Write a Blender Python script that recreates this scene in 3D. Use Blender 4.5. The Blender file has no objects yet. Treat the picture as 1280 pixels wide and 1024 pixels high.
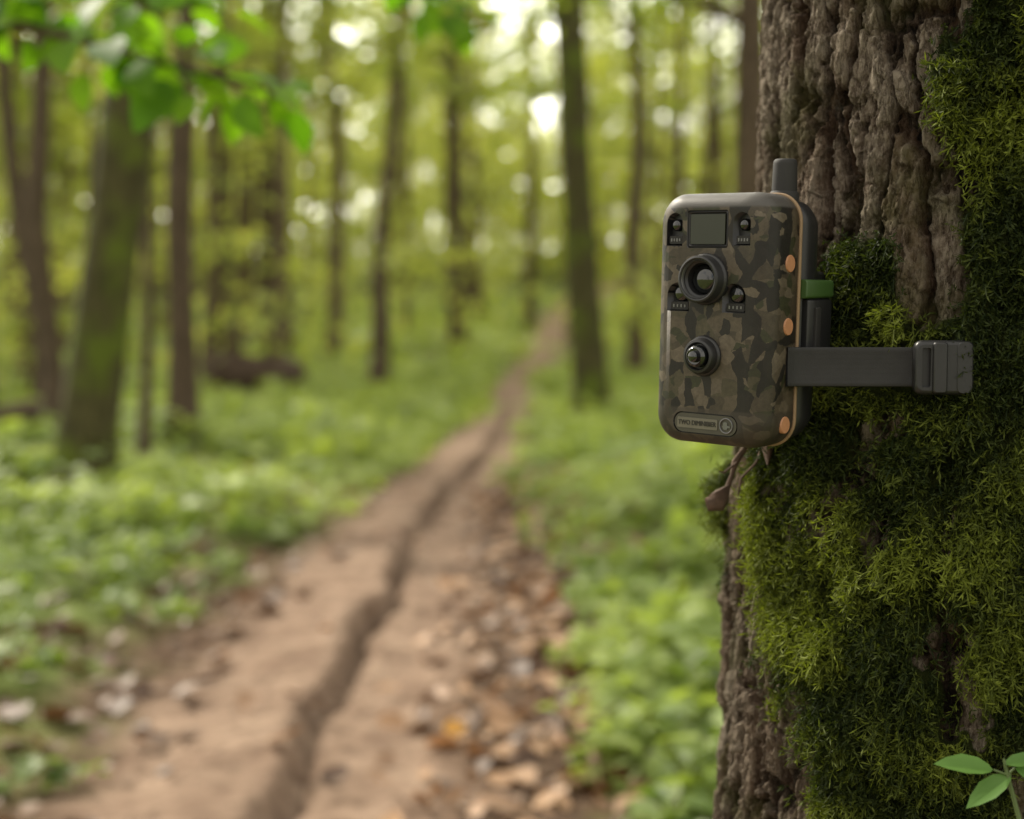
import bpy, bmesh, math, random
import numpy as np
from mathutils import Vector, Matrix
random.seed(5)
rng = np.random.default_rng(11)
scene = bpy.context.scene
COL = scene.collection

# ------------------------------------------------------------------ noise
def _h(ix, iy, iz, s):
    h = (ix.astype(np.int64)*374761393 + iy.astype(np.int64)*668265263 + iz.astype(np.int64)*1274126177 + s*974634777) & 0xFFFFFFFF
    h = ((h ^ (h >> 13))*1274126177) & 0xFFFFFFFF
    h = ((h ^ (h >> 16))*2246822519) & 0xFFFFFFFF
    h = h ^ (h >> 15)
    return (h & 0xFFFFFF)/float(0xFFFFFF)
def vnoise(x, y, z, s=0):
    x, y, z = np.broadcast_arrays(np.asarray(x, float), np.asarray(y, float), np.asarray(z, float))
    ix, iy, iz = np.floor(x), np.floor(y), np.floor(z)
    fx, fy, fz = x-ix, y-iy, z-iz
    fx = fx*fx*(3-2*fx); fy = fy*fy*(3-2*fy); fz = fz*fz*(3-2*fz)
    r = 0
    for a in (0, 1):
        wa = fx if a else 1-fx
        for b in (0, 1):
            wb = fy if b else 1-fy
            for c in (0, 1):
                wc = fz if c else 1-fz
                r = r + wa*wb*wc*_h(ix+a, iy+b, iz+c, s)
    return r
def fbm(x, y, z, o=4, s=0):
    r = 0; a = .5; t = 0
    for i in range(o):
        r = r + a*vnoise(x*2**i, y*2**i, z*2**i, s+i*7); t += a; a *= .5
    return r/t
def voronoi(x, y, z, s=0):
    ix, iy, iz = np.floor(x), np.floor(y), np.floor(z)
    f1 = np.full(x.shape, 9.); f2 = np.full(x.shape, 9.); cid = np.zeros(x.shape)
    for a in (-1, 0, 1):
        for b in (-1, 0, 1):
            for c in (-1, 0, 1):
                X, Y, Z = ix+a, iy+b, iz+c
                d = (X+_h(X, Y, Z, s)-x)**2+(Y+_h(X, Y, Z, s+1)-y)**2+(Z+_h(X, Y, Z, s+2)-z)**2
                d = np.sqrt(d)
                m = d < f1
                f2 = np.where(m, f1, np.minimum(f2, d))
                cid = np.where(m, _h(X, Y, Z, s+3), cid)
                f1 = np.where(m, d, f1)
    return f1, f2, cid
def sstep(a, b, x):
    t = np.clip((x-a)/(b-a), 0, 1); return t*t*(3-2*t)

# ------------------------------------------------------------------ mesh helpers
def mesh_np(name, v, q, mats, mi=None, attrs=None, smooth=True):
    me = bpy.data.meshes.new(name)
    v = np.asarray(v, np.float32); q = np.asarray(q, np.int32)
    k = q.shape[1]
    me.vertices.add(len(v)); me.vertices.foreach_set('co', v.ravel())
    me.loops.add(q.size); me.loops.foreach_set('vertex_index', q.ravel())
    me.polygons.add(len(q)); me.polygons.foreach_set('loop_start', np.arange(0, q.size, k, dtype=np.int32))
    me.update(calc_edges=True)
    for m in mats: me.materials.append(m)
    if mi is not None: me.polygons.foreach_set('material_index', np.asarray(mi, np.int32))
    me.polygons.foreach_set('use_smooth', np.full(len(q), smooth))
    for an, av in (attrs or {}).items():
        at = me.attributes.new(an, 'FLOAT', 'POINT'); at.data.foreach_set('value', np.asarray(av, np.float32))
    me.update()
    ob = bpy.data.objects.new(name, me); COL.objects.link(ob)
    return ob
class Bld:
    def __init__(s): s.v = []; s.q = []; s.m = []; s.t = []; s.n = 0
    def add(s, v, q, m, t):
        s.v.append(v); s.q.append(q+s.n); s.m.append(np.full(len(q), m)); s.t.append(np.broadcast_to(np.asarray(t, float), (len(v),)))
        s.n += len(v)
    def build(s, name, mats):
        return mesh_np(name, np.concatenate(s.v), np.concatenate(s.q), mats, np.concatenate(s.m), {'tint': np.concatenate(s.t)})
def tube(pts, rad, sides=10, rough=0.0, seed=0):
    pts = np.asarray(pts, float); rad = np.asarray(rad, float); n = len(pts)
    tg = np.gradient(pts, axis=0); tg /= np.linalg.norm(tg, axis=1)[:, None]+1e-9
    ref = np.array([0.31, 0.9, 0.05]) if abs(tg[:, 2]).mean() > .6 else np.array([0.05, 0.1, 1.])
    a = np.cross(tg, ref); a /= np.linalg.norm(a, axis=1)[:, None]+1e-9
    b = np.cross(tg, a)
    th = np.linspace(0, 2*np.pi, sides, endpoint=False)
    R = rad[:, None]*np.ones(sides)
    if rough: R = R*(1+rough*(vnoise(np.cos(th)[None]*2+seed, np.sin(th)[None]*2, pts[:, 2:3]*3, seed)-.5)*2)
    v = pts[:, None]+R[..., None]*(np.cos(th)[None, :, None]*a[:, None]+np.sin(th)[None, :, None]*b[:, None])
    i = np.arange(n-1)[:, None]*sides; j = np.arange(sides)[None]; j2 = (j+1) % sides
    q = np.stack([i+j, i+j2, i+sides+j2, i+sides+j], -1).reshape(-1, 4)
    return v.reshape(-1, 3), q
def norm(a): return a/(np.linalg.norm(a, axis=-1, keepdims=True)+1e-9)
def leaves(P, L, W=.3, tilt=.6, D=None, droop=.25):
    n = len(P); L = np.broadcast_to(np.asarray(L, float), (n,))
    if D is None:
        az = rng.uniform(0, 2*np.pi, n)
        D = np.stack([np.cos(az), np.sin(az), rng.normal(-droop, .3+.3*(tilt > 1), n)], 1)
    D = norm(D)
    N = norm(np.array([0, 0, 1.])+rng.normal(0, tilt, (n, 3)))
    S = norm(np.cross(N, D)); N = np.cross(D, S)
    l = L[:, None]
    v = np.stack([P, P+D*l*.45+S*l*W+N*l*.06, P+D*l, P+D*l*.45-S*l*W+N*l*.06], 1).reshape(-1, 3)
    return v, np.arange(n*4).reshape(-1, 4)
def nice_leaves(P, L, D, N, W=.3, bend=.15):
    n = len(P); L = np.broadcast_to(np.asarray(L, float), (n,)); D = norm(D)
    S = norm(np.cross(N, D)); N = norm(np.cross(D, S)); l = L[:, None]
    def pt(t, s): return P+D*l*t+S*l*W*s+N*l*(abs(s)*.07-bend*t*t)
    V = [pt(0, 0), pt(.22, 0), pt(.52, 0), pt(.8, 0), pt(1, 0), pt(.08, .42), pt(.25, .85), pt(.52, 1), pt(.8, .58), pt(.08, -.42), pt(.25, -.85), pt(.52, -1), pt(.8, -.58)]
    v = np.stack(V, 1).reshape(-1, 3)
    f = np.array([[0, 1, 6, 5], [1, 2, 7, 6], [2, 3, 8, 7], [0, 9, 10, 1], [1, 10, 11, 2], [2, 11, 12, 3], [3, 12, 4, 8]])
    q = (f[None]+np.arange(n)[:, None, None]*13).reshape(-1, 4)
    return v, q, 13

# ------------------------------------------------------------------ materials
class NT:
    def __init__(s, name):
        s.mat = bpy.data.materials.new(name); s.mat.use_nodes = True
        s.t = s.mat.node_tree; s.t.nodes.clear()
        s.out = s.t.nodes.new('ShaderNodeOutputMaterial')
    def n(s, typ):
        return s.t.nodes.new('ShaderNode'+typ)
    def l(s, a, b): s.t.links.new(a, b)
    def attr(s, name):
        a = s.n('Attribute'); a.attribute_name = name; return a.outputs['Fac']
    def obj(s, scale=(1, 1, 1)):
        c = s.n('TexCoord'); m = s.n('Mapping'); m.inputs['Scale'].default_value = scale
        s.l(c.outputs['Object'], m.inputs['Vector']); return m.outputs['Vector']
    def noise(s, vec, scale, detail=4, rough=.6):
        a = s.n('TexNoise'); a.inputs['Scale'].default_value = scale; a.inputs['Detail'].default_value = detail; a.inputs['Roughness'].default_value = rough
        s.l(vec, a.inputs['Vector']); return a.outputs['Fac']
    def vor(s, vec, scale, feature='F1', dist='EUCLIDEAN'):
        a = s.n('TexVoronoi'); a.feature = feature
        if feature != 'DISTANCE_TO_EDGE': a.distance = dist
        a.inputs['Scale'].default_value = scale
        s.l(vec, a.inputs['Vector']); return a
    def ramp(s, fac, stops, interp='LINEAR'):
        r = s.n('ValToRGB'); e = r.color_ramp; e.interpolation = interp
        while len(e.elements) < len(stops): e.elements.new(.5)
        for el, (p, c) in zip(e.elements, stops):
            el.position = p; el.color = (*c, 1) if len(c) == 3 else c
        s.l(fac, r.inputs['Fac']); return r.outputs['Color']
    def mix(s, fac, a, b, blend='MIX'):
        m = s.n('Mix'); m.data_type = 'RGBA'; m.blend_type = blend
        for inp, val in ((m.inputs[0], fac), (m.inputs[6], a), (m.inputs[7], b)):
            if isinstance(val, (int, float)): inp.default_value = val
            elif isinstance(val, tuple): inp.default_value = (*val, 1)
            else: s.l(val, inp)
        return m.outputs[2]
    def math(s, op, a, b=0):
        m = s.n('Math'); m.operation = op
        for inp, val in ((m.inputs[0], a), (m.inputs[1], b)):
            if isinstance(val, (int, float)): inp.default_value = val
            else: s.l(val, inp)
        return m.outputs[0]
    def bump(s, h, strength=.5, dist=.01):
        b = s.n('Bump'); b.inputs['Strength'].default_value = strength; b.inputs['Distance'].default_value = dist
        s.l(h, b.inputs['Height']); return b.outputs['Normal']
    def pbr(s, col, rough=.6, spec=.5, normal=None, metallic=0, coat=0):
        p = s.n('BsdfPrincipled')
        for inp, val in ((p.inputs['Base Color'], col), (p.inputs['Roughness'], rough)):
            if isinstance(val, (int, float)): inp.default_value = val
            elif isinstance(val, tuple): inp.default_value = (*val, 1)
            else: s.l(val, inp)
        p.inputs['Specular IOR Level'].default_value = spec
        p.inputs['Metallic'].default_value = metallic
        p.inputs['Coat Weight'].default_value = coat
        if normal is not None: s.l(normal, p.inputs['Normal'])
        s.l(p.outputs[0], s.out.inputs['Surface']); s.p = p
        return p

def simple(name, col, rough=.5, spec=.5, metallic=0, var=.25, scale=60, bump=.15, bdist=.0005):
    m = NT(name); o = m.obj(); nz = m.noise(o, scale, 5)
    c = m.mix(nz, tuple(x*(1-var) for x in col), tuple(min(1, x*(1+var)) for x in col))
    m.pbr(c, rough, spec, m.bump(m.noise(o, scale*8, 3), bump, bdist), metallic)
    return m.mat
def leafmat(name, dark, light, trans=.45, tcol=None, rough=.5):
    m = NT(name); t = m.attr('tint')
    c = m.mix(t, dark, light)
    g = m.n('BsdfPrincipled'); m.l(c, g.inputs['Base Color']); g.inputs['Roughness'].default_value = rough; g.inputs['Specular IOR Level'].default_value = .3
    tr = m.n('BsdfTranslucent'); hs = m.mix(1.0, c, tcol or (1.5, 1.4, .5), 'MULTIPLY'); m.l(hs, tr.inputs['Color'])
    mx = m.n('MixShader'); mx.inputs[0].default_value = trans
    m.l(g.outputs[0], mx.inputs[1]); m.l(tr.outputs[0], mx.inputs[2]); m.l(mx.outputs[0], m.out.inputs['Surface'])
    return m.mat

def treebark(name, a, b, moss):
    m = NT(name); v = m.obj((1, 1, .25)); n1 = m.noise(v, 25, 6, .7); n2 = m.noise(m.obj(), 3, 3)
    c = m.mix(m.ramp(n1, [(.35, (0, 0, 0)), (.65, (1, 1, 1))]), a, b)
    mm = m.ramp(m.math('ADD', n2, moss-.5), [(.45, (0, 0, 0)), (.6, (1, 1, 1))])
    c = m.mix(mm, c, (.10, .13, .018))
    m.pbr(c, .9, .2, m.bump(n1, .8, .02)); return m.mat
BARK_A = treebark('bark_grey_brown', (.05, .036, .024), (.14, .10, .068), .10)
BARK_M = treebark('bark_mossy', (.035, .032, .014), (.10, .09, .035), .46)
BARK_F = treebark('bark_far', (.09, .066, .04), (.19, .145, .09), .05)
LEAF_FAR_HAZED = leafmat('foliage_far_hazed', (.13, .18, .045), (.54, .57, .17), .5, (1.3, 1.3, .65))  # distance haze painted in: far leaves are coloured paler
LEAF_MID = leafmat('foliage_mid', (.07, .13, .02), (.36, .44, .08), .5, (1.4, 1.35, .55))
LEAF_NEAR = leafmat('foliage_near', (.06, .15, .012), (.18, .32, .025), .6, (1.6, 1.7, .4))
HERB = leafmat('herb_leaf', (.05, .115, .022), (.34, .42, .11), .45, (1.3, 1.3, .6))

# ------------------------------------------------------------------ terrain functions
PY = [-6, 2.85, 4.44, 5.9, 8.9, 12.7, 22, 30, 45, 60, 140]
PX = [-.37, -.37, -.40, -.37, -.37, -.13, .10, .6, 1.6, 3.2, 20]
PW = [.50, .50, .54, .50, .34, .26, .26, .42, .7, .8, .8]
def path_c(y): return np.interp(y, PY, PX)
def path_w(y): return np.interp(y, PY, PW)
def rut_c(y): return np.interp(y, [-6, 2.8, 4.0, 4.9, 7.4, 10.4, 13, 22], [-.47, -.47, -.49, -.44, -.43, -.2, -.09, .12])
def gz(x, y):
    x = np.asarray(x, float); y = np.asarray(y, float)
    r = np.where(y > 16, .0012*np.minimum(y-16, 29)**2, 0)+np.maximum(y-45, 0)*.07
    u = (fbm(x*.35, y*.35, 0, 3, 3)-.5)*.28*sstep(.8, 3., np.abs(x-path_c(y)))
    side = sstep(.0, .5, np.abs(x-path_c(y))-path_w(y))*.05
    left = -.25*sstep(-3.5, -7, x)*sstep(9, 16, y)
    return r+u+side+left
def rutamp(y): return np.clip(2.2*fbm(y*.9, 3, 0, 2, 15)-.45, 0, 1.1)
def gfull(x, y):
    d = x-path_c(y); w = path_w(y)
    inside = 1-sstep(.0, .18, np.abs(d)-w)
    rt = x-rut_c(y)+.09*(fbm(y*2.6, 0, 0, 3, 5)-.5)+.03*(fbm(x*12, y*12, 0, 2, 55)-.5)
    fade = 1-sstep(13, 20, y)
    amp = rutamp(y)
    z = gz(x, y)
    z = z-inside*fade*.045*amp*np.exp(-(np.maximum(np.abs(rt)-.006, 0)/.020)**2)
    z = z+inside*fade*.055*sstep(.0, .04, -rt)*np.exp(-np.maximum(-rt-.1, 0)*2.5)
    z = z-inside*fade*.022*np.exp(-((rt-.16)/.13)**2)
    z = z+(fbm(x*9, y*9, 1, 4, 9)-.5)*(.05+.03*(1-inside))
    z = z+(fbm(x*45, y*45, 1, 2, 19)-.5)*.012
    return z

xs = np.concatenate([np.linspace(-90, -8, 40), np.linspace(-7.8, -2.9, 50), np.arange(-2.85, 1.6, .022), np.linspace(1.65, 6, 40), np.linspace(6.5, 90, 40)])
ys = np.concatenate([np.linspace(-14, 1.3, 30), np.arange(1.35, 8, .024), np.arange(8, 20, .08), np.linspace(20.2, 60, 80), np.linspace(62, 150, 30)])
X, Y = np.meshgrid(xs, ys); Z = gfull(X, Y)
nx, ny = len(xs), len(ys)
i = np.arange(ny-1)[:, None]*nx; j = np.arange(nx-1)[None]
q = np.stack([i+j, i+j+1, i+nx+j+1, i+nx+j], -1).reshape(-1, 4)
d = X-path_c(Y); w = path_w(Y)
edge = (fbm(X*3, Y*3, 0, 4, 21)-.5)*.35
pm = 1-sstep(-.05, .16, np.abs(d)-w+edge)
verge = (1-sstep(.05, .5, np.abs(d)-w+edge*1.6))*(1-sstep(5, 9, Y))
pm = np.maximum(pm, verge)
rt = X-rut_c(Y)+.09*(fbm(Y*2.6, 0, 0, 3, 5)-.5)
lit = sstep(.24, .40, rt+edge*.5)*(1-sstep(9, 13, Y)) + sstep(-.30, -.52, rt+edge*.6)*(1-sstep(5, 9, Y))
rut = np.exp(-((rt+.0)/.026)**2)*(1-sstep(13, 18, Y))*rutamp(Y)
m = NT('forest_soil'); o = m.obj()
n1 = m.noise(o, 6, 6, .65); n2 = m.noise(o, 45, 5, .7); n3 = m.noise(o, 1.2, 3); n4 = m.noise(o, 18, 5, .7)
dirt = m.mix(m.ramp(n1, [(.3, (0, 0, 0)), (.7, (1, 1, 1))]), (.17, .108, .074), (.37, .265, .19))
dirt = m.mix(m.math('MULTIPLY', m.ramp(n4, [(.50, (0, 0, 0)), (.66, (1, 1, 1))]), .75), dirt, (.105, .067, .045))
dirt = m.mix(m.math('MULTIPLY', m.attr('rut'), .6), dirt, (.06, .038, .025))
litc = m.mix(m.ramp(n2, [(.35, (0, 0, 0)), (.65, (1, 1, 1))]), (.045, .029, .019), (.16, .10, .063))
c = m.mix(m.attr('litter'), dirt, litc)
green = m.mix(n2, (.07, .09, .022), (.19, .24, .06))
green = m.mix(m.ramp(n3, [(.45, (0, 0, 0)), (.7, (1, 1, 1))]), green, (.24, .25, .08))
c = m.mix(m.attr('path'), green, c)
m.pbr(c, .95, .15, m.bump(m.noise(o, 70, 6, .7), .6, .012))
mesh_np('forest_ground', np.stack([X, Y, Z], -1).reshape(-1, 3), q, [m.mat], None,
        {'path': pm.ravel(), 'litter': np.clip(lit, 0, 1).ravel(), 'rut': rut.ravel()})

# ------------------------------------------------------------------ undergrowth
def herb_patch(b, n, xr, yr, size, nl, h, thr=.36, inner=0.0, tb=0.):
    px = rng.uniform(*xr, n); py = rng.uniform(*yr, n)
    dd = np.abs(px-path_c(py))-path_w(py)+(fbm(px*3, py*3, 0, 3, 21)-.5)*.4
    dens = fbm(px*1.1, py*1.1, 0, 3, 77)
    k = (dd > inner) & (dens > thr+rng.uniform(-.1, .1, n))
    k &= ((px-.36)**2+(py-1.02)**2 > .09)
    px, py, dens = px[k], py[k], dens[k]; n = len(px)
    P = np.repeat(np.stack([px, py, gfull(px, py)], 1), nl, 0); N = len(P)
    az = rng.uniform(0, 2*np.pi, N); hh = np.repeat(rng.uniform(.3, 1, n)*h, nl)*rng.uniform(.35, 1, N)
    rad = np.array([np.cos(az), np.sin(az), np.zeros(N)]).T
    P = P+rad*size*rng.uniform(.1, .6, N)[:, None]; P[:, 2] += hh
    D = rad+np.array([0, 0, 1.])*rng.normal(.15, .35, N)[:, None]
    Nn = norm(np.array([0, 0, 1.])+rng.normal(0, .35, (N, 3)))
    L = size*rng.uniform(.6, 1.3, N)
    v, q, k = nice_leaves(P, L, D, Nn, .3, .2)
    t = np.clip(tb+np.repeat(rng.uniform(0, 1, n), nl)*.4+rng.uniform(0, .3, N)+np.repeat(dens-.35, nl)*1.2, 0, 1)
    b.add(v, q, 0, np.repeat(t, k))
b = Bld()
herb_patch(b, 1500, (-3.2, 2.2), (1.9, 6.5), .062, 9, .14, .42, .16, -.05)
herb_patch(b, 260, (-3.2, 2.2), (2.6, 6.5), .10, 10, .24, .44, .25, .1)
herb_patch(b, 900, (-3.0, 2.2), (2.2, 6.5), .05, 7, .06, .46, -.02, .1)
herb_patch(b, 900, (.25, 1.3), (2.0, 5.5), .075, 9, .15, .41, .10, .1)
herb_patch(b, 3600, (-5.5, 4.5), (6, 13), .08, 8, .15, .38, 0, .15)
herb_patch(b, 420, (-5.5, 4.5), (6, 14), .14, 9, .32, .42, .3, .25)
herb_patch(b, 4200, (-10, 9), (13, 26), .14, 6, .2, .38, 0, .35)
herb_patch(b, 3600, (-18, 18), (26, 55), .26, 5, .35, .36, 0, .45)  # tint base rises with distance, painting sunlight into the far herbs
b.build('undergrowth', [HERB])

# leaf litter
b = Bld(); n = 3300
py = rng.uniform(2.2, 9, n); px = rut_c(py)+np.where(rng.random(n) < .72, rng.normal(.70, .29, n), rng.normal(-.75, .35, n))
k = (px-rut_c(py) > .2) | (px-rut_c(py) < -.28); px, py = px[k], py[k]
px = np.append(px, rng.uniform(-1, .2, 110)); py = np.append(py, rng.uniform(2.5, 11, 110)); n = len(px)
P = np.stack([px, py, gfull(px, py)+.010], 1)
az = rng.uniform(0, 6.28, n); D = np.stack([np.cos(az), np.sin(az), rng.normal(0, .25, n)], 1)
Nn = norm(np.array([0, 0, 1.])+rng.normal(0, .35, (n, 3)))
v, q, k = nice_leaves(P, rng.uniform(.03, .095, n), D, Nn, .36, rng.uniform(-.4, .4, n)[:, None])
tl = rng.uniform(0, 1, n)**1.6*np.where(px < -.7, .35, 1)
b.add(v, q, 0, np.repeat(tl, k))
P = np.array([[-.165, 3.36, float(gfull(np.array(-.165), np.array(3.36)))+.02]])
v, q, k = nice_leaves(P, .06, np.array([[1., .2, .3]]), np.array([[0, -.6, .8]]), .42, .3)
b.add(v, q, 1, .9)
LIT = leafmat('dead_leaf', (.085, .046, .027), (.52, .32, .18), .15, (1.2, .9, .6))
LITO = leafmat('orange_leaf', (.5, .25, .05), (.6, .32, .06), .2, (1.2, .9, .6))
b.build('leaf_litter', [LIT, LITO])

# ------------------------------------------------------------------ trees
def crown_clumps(b, C, R, nper, size, mat, tintbase=0., flat=.45, tilt=.55):
    n = len(C)
    c = np.repeat(C, nper, 0); r = np.repeat(R, nper)
    off = rng.normal(0, .5, (n*nper, 3)); off[:, 2] *= flat
    P = c+off*r[:, None]
    v, q = leaves(P, size*rng.uniform(.6, 1.3, len(P)), .34, tilt)
    t = np.repeat(rng.uniform(0, .6, n), nper)+rng.uniform(0, .4, n*nper)*1.0+tintbase+off[:, 2]*.3
    b.add(v, q, mat, np.repeat(np.clip(t, 0, 1), 4))
def tree(name, x, y, H, r0, lean=(0, 0), crown_z=4., nl=9, leaf=.1, nper=60, bark=None, leafm=None, wob=.08, fork=None, bend=0, own=None, limb=(1.2, 2.6), tb=0, sides=14, taper=.8, tilt=.8):
    b = own or Bld(); z0 = float(gz(x, y))-.06
    n = 26; t = np.linspace(0, 1, n)**1.3; z = t*H
    s = random.random()*50
    cx = x+lean[0]*z+bend*np.sin(np.clip(z/4, 0, 1)*np.pi)+wob*(vnoise(z*.5, s, 0, 2)-.5)*2*np.minimum(z, 1)
    cy = y+lean[1]*z+wob*(vnoise(z*.5, s, 9, 2)-.5)*2*np.minimum(z, 1)
    pts = np.stack([cx, cy, z0+z], 1)
    r = r0*(1-taper*t)*(1+.55*np.exp(-z/.22))
    v, q = tube(pts, r, sides, .12, int(s)); b.add(v, q, 0, 0)
    C = []
    def mk(px, rr, az, el, L):
        k = 7; tt = np.linspace(0, 1, k)
        d = np.array([math.cos(az)*math.cos(el), math.sin(az)*math.cos(el), math.sin(el)])
        pp = px+d*L*tt[:, None]+np.array([0, 0, -.12*L])*(tt[:, None]**2)+rng.normal(0, .04*L, (k, 3))*tt[:, None]*.6
        v, q = tube(pp, rr*(1-.85*tt)+.003, 6); b.add(v, q, 0, 0)
        for u in (.45, .7, .95): C.append(pp[int(u*6)]+rng.normal(0, .15, 3))
    if fork:
        zf, az, el, L, rf = fork
        px = np.array([np.interp(zf, z, cx), np.interp(zf, z, cy), z0+zf])
        k = 8; tt = np.linspace(0, 1, k)
        d = np.array([math.cos(az)*math.cos(el), math.sin(az)*math.cos(el), math.sin(el)])
        pp = px+d*L*tt[:, None]; v, q = tube(pp, rf*(1-.7*tt), 10, .1); b.add(v, q, 0, 0); C.append(pp[-1])
    for a in range(nl):
        zz = crown_z+(H-crown_z)*(a+.3)/nl*.97
        px = np.array([np.interp(zz, z, cx), np.interp(zz, z, cy), z0+zz])
        rr = float(np.interp(zz, z, r))
        L = random.uniform(*limb)*(1-.45*(zz-crown_z)/(H-crown_z))
        mk(px, rr*.5, a*2.4+random.uniform(-.5, .5)+s, random.uniform(.1, .7), L)
    C.append(pts[-1])
    C = np.array(C)
    if nper: crown_clumps(b, C, rng.uniform(.35, .8, len(C))*max(.7, limb[1]/2.4), nper, leaf, 1, tb, .45, tilt)
    if own is None: return b.build(name, [bark or BARK_A, leafm or LEAF_MID])

# individually visible trees
tree('mossy_tree', -2.34, 7.7, 12, .155, (.115, .0), 4.2, 9, .11, 60, BARK_M, LEAF_MID, .05, taper=.55)
tree('forest_tree', -2.38, 10.2, 11, .105, (.03, 0), 3.6, 9, .11, 60, BARK_A, wob=.06, taper=.6)
tree('forest_tree', -2.42, 9.3, 7, .04, (.01, 0), 2.6, 8, .09, 30, BARK_A, wob=.1, limb=(.6, 1.4))
tree('forest_tree', -4.05, 12.6, 10, .10, (-.02, 0), 3.6, 8, .12, 55, BARK_A, wob=.12)
tree('forest_tree', -4.35, 13.8, 9, .10, (-.16, 0), 3.4, 8, .12, 55, BARK_A, wob=.1)
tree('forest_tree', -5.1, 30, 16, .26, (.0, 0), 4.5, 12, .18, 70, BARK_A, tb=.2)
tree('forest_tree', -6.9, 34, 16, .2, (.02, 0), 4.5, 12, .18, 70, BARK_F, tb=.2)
tree('forest_tree', -1.88, 19.7, 12, .13, (.06, 0), 4.2, 10, .14, 50, BARK_A, tb=.2)
tree('forest_tree', -1.15, 30, 15, .22, (-.02, 0), 5, 12, .17, 60, BARK_A, tb=.2)
tree('forked_tree', .77, 13.7, 13, .165, (-.055, 0), 4.8, 10, .12, 60, BARK_M, wob=.05, fork=(3.55, math.radians(200), 1.33, 5, .10), taper=.35)
tree('forest_tree', 2.0, 23, 14, .15, (.0, 0), 5, 10, .15, 50, BARK_A, tb=.2)
tree('forest_tree', 2.02, 12.2, 12, .16, (.0, 0), 3.2, 10, .12, 60, BARK_A, wob=.05)
tree('forest_tree', 2.9, 25, 12, .08, (.01, 0), 4.5, 9, .15, 45, BARK_A, tb=.2)
tree('forest_tree', .45, 38, 15, .17, (.01, 0), 5, 10, .2, 60, BARK_A, tb=.2)
tree('forest_tree', -3.6, 22, 12, .10, (.03, 0), 3.8, 10, .15, 60, BARK_F, tb=.2)
tree('forest_tree', 1.4, 33, 14, .14, (-.03, 0), 5, 10, .18, 50, BARK_F, tb=.2)
tree('forest_tree', -4.9, 24.5, 13, .07, (.01, 0), 5, 10, .16, 50, BARK_A, tb=.2)
tree('forest_tree', -4.3, 27.5, 13, .11, (-.02, 0), 5, 10, .16, 50, BARK_A, tb=.2)
tree('forest_tree', -6.4, 19, 12, .07, (.05, 0), 4, 10, .15, 50, BARK_A, tb=.1)
tree('forest_tree', -9.2, 27, 13, .2, (.0, 0), 4.5, 10, .18, 50, BARK_F, tb=.2)
tree('forest_tree', -2.5, 33, 13, .09, (.02, 0), 5, 10, .18, 50, BARK_F, tb=.2)
tree('forest_tree', 4.3, 32, 13, .18, (.02, 0), 5, 10, .18, 50, BARK_A, tb=.2)
tree('forest_tree', -7.4, 23, 13, .09, (-.05, 0), 4.5, 10, .16, 50, BARK_A, tb=.2)

# distant mass
b = Bld(); cnt = 0
while cnt < 160:
    y = 20+78*random.random()**.9; x = random.uniform(-1, 1)*(.42*y+5)
    if abs(x-float(path_c(y))) < 1.3 or (y < 30 and abs(x) < 3): continue
    cnt += 1
    tree('t', x, y, random.uniform(11, 18), random.choice([.07, .09, .12, .16, .28]), (random.uniform(-.04, .04), 0), random.uniform(2.0, 5), 11, .26, 36, own=b, limb=(1.6, 3.8), tb=.12, sides=8, wob=.15, tilt=1.4)
def clouds(n, ylo, yhi, f, R, nper, size, tb, pw=1.25, lo=.02):
    yy = ylo+(yhi-ylo)*rng.random(n)**.75; xx = rng.uniform(-1, 1, n)*(.42*yy+4)
    zz = (lo+(1-lo)*rng.random(n)**pw)*(f*yy)
    k = (np.abs(xx-path_c(yy)) > .9+.012*yy) | (zz > 3.5) | (yy > 70); xx, yy, zz = xx[k], yy[k], zz[k]
    zz = gz(xx, yy)+.2+zz
    crown_clumps(b, np.stack([xx, yy, zz], 1), rng.uniform(*R, len(xx)), nper, size, 1, tb, .45, 1.4)
clouds(1150, 17, 90, .20, (.7, 1.7), 48, .24, .12)
clouds(1000, 66, 98, .095, (1.3, 2.6), 46, .55, .25, 1.0)     # dense thickets closing the far slope
clouds(430, 60, 98, .24, (1.2, 2.4), 46, .50, .2, 1.0, .3)    # far canopy with gaps
b.build('distant_forest', [BARK_F, LEAF_FAR_HAZED])

# maple just left of the frame with limbs reaching over the trail
b = Bld()
tree('x', -1.95, 2.9, 8, .09, (0, 0), 4.5, 8, .1, 14, own=b)
def limb_leaves(pts, r, n, L, spread, t0=.3):
    pts = np.array(pts); t = np.linspace(0, 1, len(pts)); tt = np.linspace(0, 1, 20)
    pp = np.stack([np.interp(tt, t, pts[:, c]) for c in range(3)], 1)
    pp[1:-1] = (pp[:-2]+pp[1:-1]*2+pp[2:])/4
    v, q = tube(pp, r*(1-.85*tt)+.001, 8); b.add(v, q, 0, 0)
    u = rng.uniform(t0, 1, n); base = np.stack([np.interp(u, tt, pp[:, c]) for c in range(3)], 1)
    dr = rng.normal(0, 1, (n, 3)); dr[:, 2] *= .5; dr = norm(dr)
    P = base+dr*rng.uniform(.02, spread, n)[:, None]
    for a_, c_ in zip(base, P):
        v, q = tube(np.linspace(a_, c_, 3), np.array([.0016, .0012, .001]), 4); b.add(v, q, 0, 0)
    D = dr+np.array([.3, 0, -.35]); N = norm(np.array([0, -.15, 1.])+rng.normal(0, .45, (n, 3)))
    v, q, k = nice_leaves(P, L*rng.uniform(.6, 1.2, n), D, N, .34, .25); b.add(v, q, 1, np.repeat(rng.uniform(0, 1, n), k))
limb_leaves([(-1.95, 2.9, 2.2), (-1.25, 2.6, 1.62), (-.86, 2.4, 1.50), (-.36, 2.3, 1.36)], .018, 78, .085, .09, .45)
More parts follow.
